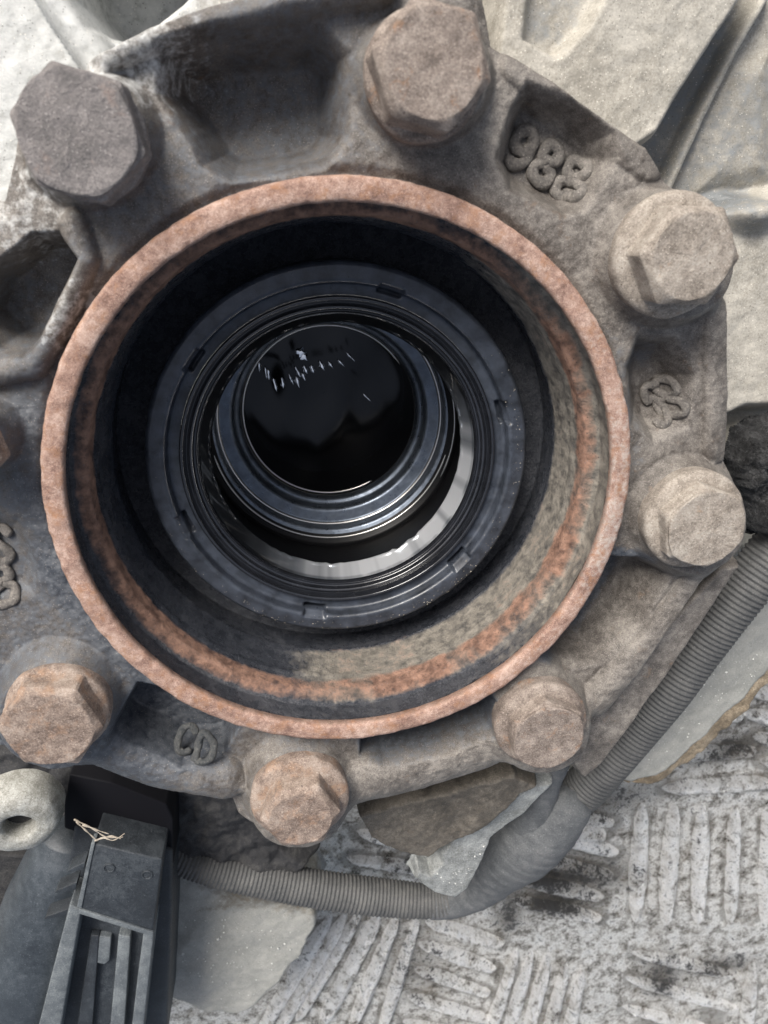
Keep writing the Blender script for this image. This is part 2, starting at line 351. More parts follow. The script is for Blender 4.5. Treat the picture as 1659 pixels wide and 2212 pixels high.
grp((1400, 1570), (1600, 1545), (1440, 1700), (1660, 1690), 3)
grp((1590, 1490), (1760, 1520), (1650, 1640), (1800, 1680), 4)
grp((1110, 1945), (1290, 1985), (1160, 1800), (1330, 1840), 4)          # oily group
grp((1215, 1760), (1320, 1772), (1215, 1790), (1310, 1800), 2)
grp((775, 1965), (640, 2200), (905, 1985), (820, 2240), 4)             # fan below the conduit
grp((715, 1985), (560, 2230), (740, 1975), (600, 2230), 2)
grp((925, 1985), (1080, 2040), (875, 2205), (1040, 2250), 5)
grp((1110, 2055), (1020, 2330), (1260, 2100), (1200, 2380), 5)
grp((1370, 2060), (1600, 2110), (1340, 2230), (1560, 2300), 4)
grp((1630, 2080), (1600, 2330), (1760, 2080), (1740, 2330), 3)
grp((760, 1850), (1000, 1885), (780, 1800), (960, 1840), 2)
grp((1700, 1745), (1698, 2010), (1800, 1745), (1800, 2010), 3)
def axis(a, b, c, d, fine, coarse):
    return np.concatenate([np.arange(a, b, coarse), np.arange(b, c, fine), np.arange(c, d, coarse)])
c1, c2 = P(450, 2330, ZF), P(1800, 1400, ZF)
FX, FY = np.meshgrid(axis(-60, c1[0] - 1, c2[0] + 1, 60, .055, 1.5), axis(-70, c1[1], c2[1], 60, .055, 1.5), indexing='ij')
fpx, fpy = toPx(FX, FY, np.full(FX.shape, ZF))
dmin = np.full(FX.shape, 9.0)
for (ax, ay, bx, by) in bars:
    A, B = P(ax, ay, ZF), P(bx, by, ZF); near = (np.abs(FX - (A[0] + B[0]) / 2) < 3) & (np.abs(FY - (A[1] + B[1]) / 2) < 3)
    dd = sdline(FX[near], FY[near], [(A[0], A[1]), (B[0], B[1])]); dmin[near] = np.minimum(dmin[near], dd)
dirt = sst(.60, .26, dmin) * (.75 + 1.2 * fbm(FX, FY, .8, 4, 2)) + .18 * sst(1.0, .4, dmin)
FZ = ZF + .04 * fbm(FX, FY, .5, 4, 2) + .05 * fbm(FX, FY, 3.5, 4, 1)
idx = np.arange(FX.size).reshape(FX.shape)
floor = mesh_np('floor', np.stack([FX.ravel(), FY.ravel(), FZ.ravel()], 1), np.stack([idx[:-1, :-1], idx[1:, :-1], idx[1:, 1:], idx[:-1, 1:]], -1).reshape(-1, 4), M['plate'], None, {'zone': np.clip(dirt, 0, 1)})
floor['kind'] = 'structure'
for i, (ax, ay, bx, by) in enumerate(bars):
    o = protos[i % 4] if i < 4 else protos[i % 4].copy()
    if i >= 4: COL.objects.link(o)
    o.parent = floor
    A, B = V(ax, ay, ZF), V(bx, by, ZF); d = B - A
    o.location = (A + B) / 2 + Vector((0, 0, -.03)); o.rotation_euler = (0, 0, math.atan2(d.y, d.x) + (math.pi if i % 2 else 0))
    o.scale = (d.length * 1.08, random.uniform(.62, .80), random.uniform(.24, .34))

# ================================================================== HOUSING
hub = root('gear_housing', 'dirty cast iron housing with rusty round bore ringed by hex bolts', 'gear housing')
OUT = [(-300, 420), (-20, 425), (15, 250), (80, 150), (190, 118), (240, 95), (320, 50), (440, 8), (600, -40), (780, -60), (900, -120), (1060, -60), (1085, 78), (1135, 108), (1280, 210),
       (1420, 308), (1500, 425), (1600, 520), (1605, 640), (1606, 850), (1602, 1000), (1640, 1080), (1628, 1200), (1560, 1240), (1420, 1440), (1300, 1600), (1290, 1650),
       (1185, 1692), (1100, 1682), (950, 1722), (800, 1768), (765, 1790), (660, 1850), (560, 1842), (505, 1800), (488, 1755), (370, 1738), (250, 1705), (160, 1668), (100, 1672), (-80, 1650), (-300, 1500)]
# pockets: polygon, depth, edge width
POCK = [([(345, 95), (480, 60), (690, 45), (745, 110), (752, 290), (700, 355), (500, 382), (440, 350), (405, 285), (345, 190)], 1.15, 62),
        ([(165, 560), (130, 630), (80, 735), (45, 770), (-20, 760), (-90, 690), (-50, 590), (60, 505), (120, 508)], 1.05, 34),
        ([(1150, 175), (1120, 230), (1085, 340), (1110, 405), (1230, 462), (1280, 445), (1350, 335), (1345, 280), (1260, 215)], .75, 46),
        ([(1395, 735), (1475, 740), (1525, 820), (1500, 930), (1430, 955), (1380, 920), (1372, 800)], .70, 48),
        ([(1290, 1212), (1400, 1222), (1462, 1262), (1405, 1370), (1310, 1450), (1232, 1462), (1180, 1430), (1215, 1385), (1268, 1310)], 1.15, 30),
        ([(780, 1550), (930, 1540), (1035, 1490), (1078, 1525), (1066, 1588), (965, 1632), (830, 1655), (785, 1645)], 1.4, 20),
        ([(292, 1490), (372, 1500), (520, 1570), (480, 1652), (392, 1660), (275, 1606), (243, 1583)], .80, 15),
        ([(-60, 1120), (30, 1130), (70, 1230), (60, 1300), (0, 1330), (-80, 1330)], .25, 40)]
RIDGE = [([(215, 112), (330, 62), (450, 25), (700, -25), (820, -40)], 48, .42), ([(150, 480), (178, 560), (130, 680), (70, 790), (-40, 812)], 34, .30),
         ([(205, 1628), (345, 1686), (480, 1704)], 50, .40), ([(775, 1712), (895, 1688), (1060, 1632)], 52, .36), ([(1310, 1530), (1440, 1400), (1540, 1262)], 40, .28),
         ([(1140, 130), (1290, 240), (1420, 340)], 50, .12), ([(1575, 680), (1575, 980)], 36, .16)]
BOSS = [(190, 296, 165), (920, 160, 165), (1448, 555, 165), (1500, 1128, 140), (1170, 1570, 130), (645, 1725, 135), (120, 1540, 150), (-40, 945, 90)]
def flange_fn(px, py, X, Y):
    r = np.hypot(X, Y)
    z = np.full(px.shape, -.52) + .10 * sst(900, 300, py) - .14 * sst(5.2, 6.6, r)
    for pts, w, h in RIDGE:
        d = sdline(px, py, pts); z = z + h * np.sqrt(np.clip(1 - (d / w) ** 2, 0, 1))
    for x, y, w in BOSS:
        d = np.hypot(px - x, py - y); z = z + (np.maximum(z, -.12) - z) * sst(w, w - 38, d)
    wob = 6 * fbm(X, Y, 1.3, 4, 2)
    for poly, dep, w in POCK:
        d = sdpoly(px, py, poly) + wob
        z = z - dep * sst(w * .3, -w, d)
    z = z - .10 * sst(5.22, 5.02, r)
    d = sdpoly(px, py, OUT) + wob * .8
    z = z - 2.8 * sst(-16, 14, d) ** 2 - .12 * sst(-60, -5, d)
    lump = fbm(X, Y, 1.1, 3, 4)
    z = z + .05 * lump + .022 * fbm(X, Y, 4.5, 4, 1) + .012 * fbm(X, Y, 16, 3, 5)
    return z, (d < 16) & (r > 4.93)
def flange_attr(px, py, X, Y, z):
    # oil-darkened grime to the upper left and lower left, dry dust to the right, painted shade in the pockets
    oil_dark = sst(900, 350, px + .35 * (py - 900)) * .48 + .35 * sst(1500, 1700, py) * sst(900, 300, px) + .25 * fbm(X, Y, .5, 3, 6)
    oil_dark = oil_dark + .55 * sst(90, 10, np.abs(np.hypot(X, Y) - 5.15) * 130) * sst(250, 900, py) * (.5 + fbm(X, Y, .9, 3, 2)) 
    oil_dark = oil_dark + .9 * sst(45, 10, sdpoly(px, py, [(1285, 1215), (1392, 1225), (1370, 1290), (1285, 1405), (1200, 1420)])) + .35 * sst(60, 20, np.hypot(px - 1435, py - 775)) + .35 * sst(70, 20, np.hypot(px - 1165, py - 235)) + .75 * sst(25, -25, sdpoly(px, py, POCK[6][0])) + .8 * sst(22, -12, sdpoly(px, py, POCK[5][0]))  # shade painted into the pockets; the lower left one is oily too
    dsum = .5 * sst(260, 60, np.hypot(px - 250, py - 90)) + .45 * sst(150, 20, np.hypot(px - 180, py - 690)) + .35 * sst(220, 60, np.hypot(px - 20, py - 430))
    return {'zone': np.clip(oil_dark - dsum, 0, 1), 'zone2': dsum}
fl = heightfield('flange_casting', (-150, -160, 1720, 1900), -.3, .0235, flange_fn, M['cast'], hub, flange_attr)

# rim, wall and shelf of the bore
def rim_fn(R, Z, A):
    x, y = R * np.cos(A), R * np.sin(A)
    edge = sst(-.3, -.05, Z)
    nz = fbm(x, y, 3.0, 4, 1); R = R + .022 * fbm(A * 5, Z + 3, 5.0, 5, 2) * edge * 1.0
    low = sst(-.2, -.9, np.sin(A + .35)) 
    R = R + .05 * np.clip(fbm(A * 6 + 3, Z * 0, 4.6, 4, 5), -.1, .4) * edge * low * (np.hypot(x, y) < 4.8)
    return R, Z + .022 * nz * edge
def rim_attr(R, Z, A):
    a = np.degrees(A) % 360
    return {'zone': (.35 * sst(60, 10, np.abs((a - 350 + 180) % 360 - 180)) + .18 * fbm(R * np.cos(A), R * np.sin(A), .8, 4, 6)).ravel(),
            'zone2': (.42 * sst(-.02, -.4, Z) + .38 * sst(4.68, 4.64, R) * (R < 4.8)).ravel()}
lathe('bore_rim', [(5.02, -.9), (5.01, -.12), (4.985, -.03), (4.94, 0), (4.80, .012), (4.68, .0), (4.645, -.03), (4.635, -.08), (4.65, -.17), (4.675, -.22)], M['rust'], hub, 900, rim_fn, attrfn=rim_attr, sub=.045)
def wall_fn(R, Z, A):
    nz = fbm(A * 5, Z, 4.0, 5, 3)
    return R + .022 * nz, Z + .012 * fbm(A * 5 + 9, R, 3, 4, 1)
def wall_attr(R, Z, A):
    a = (np.degrees(A) + 180) % 360 - 180          # dust lies on the right and lower wall
    dust = sst(78, 38, a) * sst(-118, -92, a)
    dz = sst(-2.5, -2.2, Z) * sst(-.15, -.25, Z)
    groove = sst(-.18, -.3, Z) * sst(-.95, -.85, Z)
    dust = dust * dz * (1 - .75 * groove * sst(-20, -80, a)) + .22 * sst(-160, -100, a) * sst(-60, -110, a) * dz
    band = sst(-.84, -.95, Z) * sst(-1.4, -1.2, Z)
    rust = band * (.92 - .22 * dust) * (.92 + .35 * fbm(A * 5 + 4, Z, .9, 4, 7)) + .55 * sst(-2.28, -2.42, Z) * dust + .25 * dust * sst(.35, .6, fbm(A * 5, Z, 1.2, 4, 2) + .4)
    return {'zone': (dust * .8 - .1).ravel(), 'zone2': rust.ravel()}
lathe('bore_wall', [(4.675, -.22), (4.75, -.30), (4.77, -.84), (4.70, -.90), (4.56, -.93), (4.515, -.97), (4.50, -1.03), (4.475, -1.42), (4.45, -1.5), (4.47, -1.56), (4.40, -2.42), (4.46, -2.52), (4.5, -3.3), (3.6, -3.35)],
      M['bore'], hub, 720, wall_fn, attrfn=wall_attr, sub=.05)

# ------------------------------------------------------------------ oil seal in the bore
NOT = [70, 12, -46, -104, -162, 140]
def seal_fn(R, Z, A):
    a = np.degrees(A); k = np.zeros(A.shape)
    for n0 in NOT:
        d = np.abs((a - n0 + 180) % 360 - 180); k = np.maximum(k, sst(4.2, 3.4, d))
    inn = (R > 3.30) & (R < 3.46)
    Z = np.where(inn & (Z > -2.4), Z - .20 * k, Z)
    return R, Z + .008 * fbm(R * np.cos(A), R * np.sin(A), 1.2, 3, 1)
seal = lathe('oil_seal', [(3.78, -3.35), (3.78, -2.25), (3.755, -2.15), (3.70, -2.10), (3.45, -2.08), (3.405, -2.10), (3.385, -2.15), (3.38, -2.34), (3.34, -2.38), (3.16, -2.40)], M['rubber'], hub, 720, seal_fn, sub=.03)
lathe('seal_lip', [(3.16, -2.42), (3.15, -2.30), (3.12, -2.27), (3.08, -2.28), (3.06, -2.36), (3.03, -2.44), (2.99, -2.42), (2.95, -2.36), (2.91, -2.38), (2.90, -2.5), (2.86, -2.52), (2.83, -2.47), (2.80, -2.52), (2.79, -2.60)],
      M['rubber_wet'], seal, 256, sub=.012)
def cone_fn(R, Z, A):
    t = sst(-2.94, -3.05, Z); zig = np.abs(((A * 44 / (2 * np.pi) + .9 * fbm(A * 3, A * 0, 1.5, 3, 4)) % 1) - .5) * 2
    return R, Z + .10 * t * zig * np.clip(.6 + 2.2 * fbm(A * 3, A * 0, 1.1, 3, 1), .05, 1.3)
lathe('metal_insert', [(2.79, -2.60), (2.775, -2.64), (2.62, -3.04), (2.60, -3.07), (2.66, -3.12)], M['steel_band'], seal, 880, cone_fn, sub=.02, attrfn=lambda R, Z, A: {'zone': (sst(-2.6, -1.3, A - 2 * np.pi * (A > 2.2)) * sst(.7, -.4, A - 2 * np.pi * (A > 2.2)) * (1.0 + .5 * fbm(A * 6, Z * 0, 1.6, 3, 2)) - .25 * sst(-2.70, -2.64, Z)).ravel()})
lathe('seal_skirt', [(2.67, -3.10), (3.05, -3.2), (3.05, -5.1), (2.80, -5.25)], M['pit'], hub, 128)
def ring(name, r, z, w, m, p, a0=0, a1=360, cx=0, cy=0):
    k = max(12, int((a1 - a0) / 2.0)); pts = []
    full = a1 - a0 >= 360
    if full:
        return lathe(name, [(r + w * math.cos(t), z + w * math.sin(t)) for t in np.linspace(-.6, math.pi + .6, 11)], m, p, 240, cen=(cx, cy), sub=1)
    for t in np.linspace(math.radians(a0), math.radians(a1), k): pts.append((cx + r * math.cos(t), cy + r * math.sin(t), z, w * min(1, .35 + 6 * min(t - math.radians(a0), math.radians(a1) - t))))
    return sweep(name, pts, m, p, .06, 10, cap=True)
shaft = lathe('bearing_sleeve', [(2.92, -5.42), (2.76, -5.50), (2.74, -5.72), (2.71, -5.84), (2.42, -5.92), (2.37, -5.97), (2.36, -6.25), (2.24, -6.30), (2.2, -6.5)], M['steel_dark'], hub, 240, sub=.05)
ring('snap_ring', 2.88, -5.22, .030, M['chrome'], shaft, -172, -18)
ring('snap_ring', 2.90, -4.95, .026, M['chrome'], shaft, -30, 40)
ring('sleeve_edge', 2.735, -5.80, .045, M['chrome'], shaft)
ring('inner_ring', 2.40, -6.03, .03, M['chrome'], shaft)
ring('inner_ring', 2.165, -6.62, .032, M['chrome'], shaft, -330, -62)
def spl_fn(R, Z, A):
    return R, Z
lathe('deep_bore', [(2.2, -6.55), (2.3, -6.7), (2.3, -9.1)], M['pit'], hub, 220, spl_fn, sub=.1)
lathe('oil_pool', [(2.3, -9.0), (.01, -9.0)], simple('black_oil_surface', (.003, .003, .004), .14, 0, 0, 0, 6, .5), hub, 160, lambda R, Z, A: (R, Z + .16 * fbm(R * np.cos(A) * .9 + 4, R * np.sin(A) * .5, .8, 2, 2) + .01 * R), sub=.06)
# bright slivers added deep inside, standing for glints on wet teeth
TE = [(648, 760, 9, 6, 20), (655, 768, 12, 5, 60)]
for (cx, cy) in [(432, 458), (470, 492), (486, 505), (523, 565), (568, 555), (612, 525), (622, 545), (655, 550), (690, 520), (740, 475), (700, 478), (795, 455), (845, 450), (905, 440), (960, 405), (1055, 640), (655, 490)]:
    TE.append((398 + cx / 2.678, 619 + cy / 2.678, random.uniform(7, 14), random.uniform(1.6, 3.2), random.uniform(66, 80)))
for i, (x, y, L, w, ang) in enumerate(TE):
    z = -7.6; c = V(x, y, z); s = ppu(x, y, z); a = math.radians(180 - ang) 
    L *= 1.2 / s; w *= 1.6 / s; n = 9; v = []; 
    for k in range(n + 1):
        t = k / n * 2 - 1; ww = w * (1 - t * t) ** .8 * (1 + .3 * math.sin(5 * t + i)) + .0005
        for q in range(5):
            h = q / 4 * 2 - 1; dx, dy = t * L, h * ww
            v.append((dx * math.cos(a) - dy * math.sin(a), dx * math.sin(a) + dy * math.cos(a), .02 * (1 - h * h)))
    idx = np.arange(len(v)).reshape(n + 1, 5); f = np.stack([idx[:-1, :-1], idx[1:, :-1], idx[1:, 1:], idx[:-1, 1:]], -1).reshape(-1, 4)
    o = mesh_np('glint_sliver', np.array(v), f, M['glint'], hub); o.location = c
    d = (Vector(CAM) - c).normalized(); o.rotation_euler = d.to_track_quat('Z', 'Y').to_euler()

# ------------------------------------------------------------------ bolts
def bolt(x, y, wpx, h, af, top, rot, mat, seed, label, zb=-.04, tilt=(0, 0)):
    c = V(x, y, zb); s = ppu(x, y, zb); rw = wpx / 2 / s
    n = 120; A = np.linspace(0, 2 * np.pi, n, endpoint=False)
    def build(name, rows, parent):
        v = []
        for rr, zz, hexf in rows:
            hx = 1 / np.cos((A - rot + np.pi / 6) % (np.pi / 3) - np.pi / 6)
            hx = np.minimum(hx, 1.135)
            R = rr * (1 + (hx - 1) * hexf)
            X, Y = R * np.cos(A), R * np.sin(A)
            q = .014 * fbm(X + seed * 3, Y + zz, 3.2, 4, seed)
            Z = zz + q * 1.6 + .012 * fbm(X + seed, Y, 14, 3, seed); R2 = R * (1 + .025 * fbm(A * 1.2 + seed, zz * 1.5 + A * 0, 2.2, 4, seed + 1) * np.sin(A / 2) ** .5)
            v.append(np.stack([R2 * np.cos(A), R2 * np.sin(A), Z], 1))
        v = np.vstack(v); idx = np.arange(len(v)).reshape(len(rows), n); nx = np.roll(idx, -1, 1)
        f = np.stack([idx[:-1], nx[:-1], nx[1:], idx[1:]], -1).reshape(-1, 4)
        o = mesh_np(name, v, f, mat, parent); return o
    rows = [(rw * .97, -.35, 0), (rw * .99, -.08, 0), (rw, .0, 0), (rw * .985, .06, 0), (rw * .94, .10, 0), (rw * .88, .125, 0)] + [(rw * k, .14 + .05 * (.88 - k), 0) for k in (.8, .72, .62)]
    o = build('bolt', rows, hub); o.data.set_sharp_from_angle(angle=math.radians(38)); o.location = c; o['label'] = label
    rh = af / 2
    rows = [(rh * 1.03, .10, 1), (rh * 1.0, .18, 1)] + [(rh, .18 + (h - .30) * t, 1) for t in (.25, .5, .75, 1)]
    rows += [(rh * .995, h - .105, 1), (rh * .975, h - .075, .75), (top * 1.02, h - .012, .25), (top * .995, h + .002, .08), (top * .965, h + .004, 0)] + [(top * k, h + .01 * (1 - k), 0) for k in (.88, .78, .66, .54, .42, .3, .18, .08, .005)]
    hd = build('hex_head', rows, o); hd.data.set_sharp_from_angle(angle=math.radians(24)); hd.location = (0, 0, .0); hd.rotation_euler = (tilt[0], tilt[1], 0)
    return o
R_ = math.radians
bolt(190, 300, 262, .62, 1.52, .74, R_(12), M['bolt_grey'], 1, 'blurred grey bolt at upper left')
bolt(915, 165, 258, .80, 1.45, .66, R_(15), M['bolt'], 2, 'tall brown bolt at the top')
bolt(1448, 552, 250, .72, 1.42, .64, R_(25), M['bolt_pale'], 3, 'pale dust covered bolt at upper right')
bolt(1497, 1122, 212, .50, 1.44, .70, R_(8), M['bolt_pale'], 4, 'pale pitted bolt at right')
bolt(1168, 1562, 198, .50, 1.42, .69, R_(2), M['bolt'], 5, 'grey brown bolt at lower right')
bolt(648, 1722, 214, .62, 1.36, .60, R_(28), M['bolt_rust'], 6, 'orange brown bolt at the bottom')
bolt(126, 1532, 226, .60, 1.56, .72, R_(20), M['bolt_rust'], 7, 'rusty bolt at lower left with a dark pit')
bolt(-98, 950, 200, .50, 1.45, .68, R_(10), M['bolt_rust'], 8, 'rusty bolt cut off at the left edge')

# ------------------------------------------------------------------ raised cast characters
GL = {'9': [[(.62, .62), (.5, .42), (.25, .42), (.12, .62), (.18, .88), (.42, 1.0), (.62, .86), (.64, .5), (.52, .14), (.25, 0), (.06, .12)]],
      '8': [[(.36, .52), (.14, .68), (.18, .94), (.38, 1.0), (.58, .92), (.60, .68), (.36, .52), (.10, .34), (.12, .08), (.36, 0), (.60, .08), (.62, .34), (.36, .52)]],
      '6': [[(.60, .96), (.34, .88), (.14, .56), (.10, .22), (.3, 0), (.56, .08), (.62, .34), (.44, .52), (.22, .44), (.11, .26)]],
      '5': [[(.6, 1), (.16, 1), (.14, .58), (.42, .62), (.62, .38), (.5, .06), (.24, 0), (.08, .12)]],
      'S': [[(.6, .86), (.38, 1), (.14, .84), (.2, .6), (.5, .44), (.62, .22), (.4, 0), (.1, .12)]],
      'C': [[(.62, .82), (.4, 1), (.16, .84), (.08, .5), (.16, .14), (.4, 0), (.64, .16)]],
      'D': [[(.12, 0), (.12, 1), (.45, .96), (.64, .7), (.64, .3), (.45, .03), (.12, 0)]]}
def surf(x, y):
    z = -.5
    for _ in range(6):
        p = P(x, y, z); X, Y = np.array([[p[0]]]), np.array([[p[1]]]); u, v = toPx(X, Y, np.full(X.shape, -.3)); z = float(flange_fn(u, v, X, Y)[0][0, 0])
    return z
def glyph(ch, x, y, size, ang, z, rad, mat, shear=0.0, wid=1.0, conform=True):
    """x,y: tracing position of the glyph's lower left corner; size px tall; ang degrees clockwise"""
    zz = [surf(x + size * (.3 * math.cos(math.radians(ang)) + k * math.sin(math.radians(ang))), y - size * k) for k in (.1, .5, .9)]
    z = sum(zz) / 3 + .05; c = P(x, y, z); s = ppu(x, y, z); a = math.radians(-ang)
    for st in GL[ch]:
        pts = []
        for (u, v) in st:
            gx = (u * wid + shear * v) * size / s; gy = v * size / s
            pts.append((gx * math.cos(a) - gy * math.sin(a), gx * math.sin(a) + gy * math.cos(a), 0, rad))
        q2 = []
        for g in pts:
            X, Y = np.array([[c[0] + g[0]]]), np.array([[c[1] + g[1]]]); u_, v_ = toPx(X, Y, np.full(X.shape, -.3))
            q2.append((g[0], g[1], float(flange_fn(u_, v_, X, Y)[0][0, 0]) + .05 - c[2], rad))
        pts = q2 if conform else [(g[0], g[1], -.10 * g[1] / (size / s), rad) for g in pts]
        o = sweep('raised_character', pts, mat, hub, .03, 14, lambda q, t: 1 + .16 * np.sin(q * 9 + t) + .1 * np.sin(q * 23 + 2 * t), True, .8)
    o.location = c; return o
M['cast_plain'] = grime('cast_character', (.12, .11, .10), (.22, .20, .178), (.34, .31, .275), None, rough=(.6, .9), bump=.7, off=51)
M['cast_darkchar'] = grime('cast_character_oily', (.035, .04, .045), (.075, .078, .078), (.13, .13, .12), None, rough=(.4, .7), bump=.7, off=54)
for ch, x, y in (('9', 1085, 346), ('8', 1137, 380), ('8', 1189, 414)): glyph(ch, x, y, 74, 29, -.88, .102, M['cast_plain'], .0, .95)
for ch, x, y in (('5', 1399, 914), ('8', 1441, 906)): glyph(ch, x, y, 70, -10, -.86, .08, M['cast_plain'], wid=.85)
glyph('S', -28, 1212, 84, 12, -.62, .085, M['cast_plain']); glyph('8', -12, 1305, 84, -8, -.62, .085, M['cast_plain'], wid=1.1)
for ch, x, y in (('C', 372, 1618), ('D', 412, 1640)): glyph(ch, x, y, 62, 24, -1.33, .075, M['cast_darkchar'], conform=False)

# ------------------------------------------------------------------ casings behind the flange
BLOCK = [(1060, -120), (1680, -120), (1600, 30), (1545, 110), (1480, 215), (1424, 315), (1300, 400), (1000, 400)]
def rear_fn(px, py, X, Y):
    r = np.hypot(X, Y)
    z = np.full(px.shape, -2.0)
    right = sst(950, 1050, px)
    z = z + right * (-1.2)
    z = z + 1.55 * sst(14, -40, sdpoly(px, py, BLOCK) + 6 * fbm(X, Y, 1.2, 3, 2))
    z = z - .38 * sst(12, -14, sdpoly(px, py, [(1142, -90), (1122, 92), (1190, 130), (1250, 70), (1330, -90)]))
    z = z - 1.6 * sst(34, -34, sdpoly(px, py, [(150, -120), (182, 0), (222, 56), (262, 68), (310, 45), (380, -10), (480, -120)])) * (1 - right)
    z = z + .55 * np.sqrt(np.clip(1 - (sdline(px, py, [(60, -120), (140, 20), (235, 160)]) / 42) ** 2, 0, 1))
    # ribs at the right
    z = z + .42 * sst(22, 4, sdline(px, py, [(1730, -60), (1640, 90), (1560, 250), (1490, 400)]))
    z = z + .25 * sst(10, -60, sdpoly(px, py, [(1760, 60), (1655, 110), (1570, 270), (1560, 420), (1760, 390)]))
    z = z + .85 * sst(16, -30, sdpoly(px, py, [(1500, 470), (1560, 440), (1760, 400), (1760, 900), (1640, 905), (1560, 940), (1480, 700)]))
    z = z + .45 * sst(60, 10, np.hypot((px - 1640) * .7, py - 455))
    z = z + .05 * fbm(X, Y, 1.2, 4, 2) + .02 * fbm(X, Y, 7, 3, 1)
    keep = (r > 5.5) & (sdpoly(px, py, OUT) > -150) & ((px > 900) | (py < 520))
    return z, keep
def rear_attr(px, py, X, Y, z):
    dk = sst(10, -25, sdpoly(px, py, [(1700, -60), (1600, 30), (1480, 215), (1424, 315), (1480, 420), (1560, 250), (1640, 100)])) * .62  # recess shade painted dark in the groove, step and top gap
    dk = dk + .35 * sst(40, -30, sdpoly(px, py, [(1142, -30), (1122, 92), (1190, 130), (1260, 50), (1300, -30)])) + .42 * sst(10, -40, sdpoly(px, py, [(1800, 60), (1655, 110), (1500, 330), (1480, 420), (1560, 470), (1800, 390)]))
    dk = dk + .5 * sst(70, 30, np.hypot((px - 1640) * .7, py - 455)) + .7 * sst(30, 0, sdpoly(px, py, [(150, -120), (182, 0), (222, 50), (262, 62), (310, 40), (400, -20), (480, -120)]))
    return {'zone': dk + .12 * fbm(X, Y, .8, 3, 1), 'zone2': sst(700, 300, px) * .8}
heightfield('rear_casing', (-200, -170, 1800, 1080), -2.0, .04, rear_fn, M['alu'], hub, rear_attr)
slab('lower_flange_edge', [(1555, 1225), (1610, 1215), (1560, 1290), (1440, 1470), (1310, 1650), (1262, 1690), (1225, 1640), (1300, 1500)], -1.15, .5, M['cast'], hub, 10, .03, .015, 1.5, 1.2)
slab('casing_skirt', [(770, 1760), (900, 1720), (1110, 1660), (1165, 1690), (1060, 1795), (958, 1852), (932, 1878), (865, 1864), (800, 1826)], -1.75, 1.2, M['brown'], hub, 12, .03, .05, tilt=(0, -.18))
slab('torn_bracket', [(1150, 1690), (1200, 1690), (1135, 1765), (1064, 1815), (1050, 1855), (1012, 1922), (984, 1946), (938, 1934), (889, 1900), (903, 1876), (930, 1888), (952, 1866), (950, 1846), (1000, 1785), (1080, 1735)], -2.3, .5, M['shell'], hub, 9, .022, .03, .8, 3)
slab('oily_pipe_joint', [(1600, 1000), (1640, 955), (1760, 900), (1760, 1180), (1655, 1165), (1632, 1110), (1618, 1050)], -1.6, .8, M['oil_dark'], hub, 22, .03, .22, 2.2, 8)
slab('dark_casing_web', [(60, 1600), (520, 1700), (620, 1840), (700, 1862), (640, 1900), (370, 1870), (140, 1860), (-80, 1830), (-80, 1640)], -5.2, 1.0, M['dark'], hub, 18, .06, .15)
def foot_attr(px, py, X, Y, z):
    return {'zone': .75 * sst(35, -35, sdpoly(px, py, [(330, 1830), (480, 1950), (420, 1970), (560, 1960), (700, 1985), (690, 1960), (560, 1905)]))}  # conduit's shadow painted onto the foot as a dark zone
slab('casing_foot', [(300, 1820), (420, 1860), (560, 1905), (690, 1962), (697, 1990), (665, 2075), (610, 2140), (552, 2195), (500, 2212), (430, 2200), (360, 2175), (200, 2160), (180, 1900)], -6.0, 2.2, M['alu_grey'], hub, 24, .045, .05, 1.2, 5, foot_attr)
slab('side_casing_plate', [(1800, 1080), (1800, 1330), (1659, 1462), (1540, 1580), (1440, 1668), (1385, 1690), (1345, 1690), (1250, 1700), (1300, 1500), (1600, 1180)], -4.6, 1.0, M['alu_grey'], hub, 10, .045, .03)
slab('rusty_lower_edge', [(1820, 1330), (1662, 1492), (1549, 1608), (1448, 1686), (1386, 1702), (1350, 1700), (1420, 1640), (1640, 1400)], -4.68, .6, M['tan'], hub, 14, .04, .08)

# ================================================================== CONDUIT
har = root('wiring_harness', 'grey corrugated cable conduit with cloth taped joint curving below and right of the flange', 'cable conduit')
def pts(rows):
    out = []
    for x, y, z, w in rows:
        p = P(x, y, z); out.append((p[0], p[1], p[2], w / 2 / ppu(x, y, z)))
    return out
rib = lambda pitch: (lambda s, t: 1 + .032 * np.tanh(2.2 * np.sin(2 * np.pi * s / pitch)) + .012 * np.sin(3 * t + s))
sweep('conduit', pts([(300, 1815, -5.6, 70), (370, 1845, -5.5, 70), (470, 1878, -5.4, 74), (600, 1905, -5.3, 76), (720, 1925, -5.2, 76), (840, 1940, -5.1, 74), (940, 1947, -4.9, 66), (1010, 1935, -4.7, 60)]), M['conduit'], har, .02, 32, rib(.125))
sweep('conduit', pts([(1190, 1775, -3.5, 60), (1253, 1712, -3.4, 86), (1315, 1645, -3.2, 88), (1392, 1553, -3.0, 90), (1452, 1478, -2.8, 92), (1508, 1400, -2.7, 94), (1615, 1262, -2.5, 98), (1710, 1150, -2.4, 102), (1820, 1040, -2.3, 104)]), M['conduit'], har, .02, 36, rib(.125))
wr = lambda s, t: 1 + .022 * (((s + .07 * t) / .42) % 1) + .016 * np.sin(s * 3 + t * 2) + .010 * np.sin(s * 7 - t * 3) + .006 * np.sin(s * 17 + 5 * t)
sweep('tape_wrap', pts([(930, 1948, -4.95, 68), (985, 1945, -4.75, 66), (1035, 1915, -4.5, 84), (1085, 1860, -4.1, 122), (1130, 1815, -3.8, 150), (1175, 1780, -3.5, 140), (1215, 1748, -3.2, 108), (1235, 1722, -3.1, 90)]), M['tape'], har, .04, 40, wr, True)
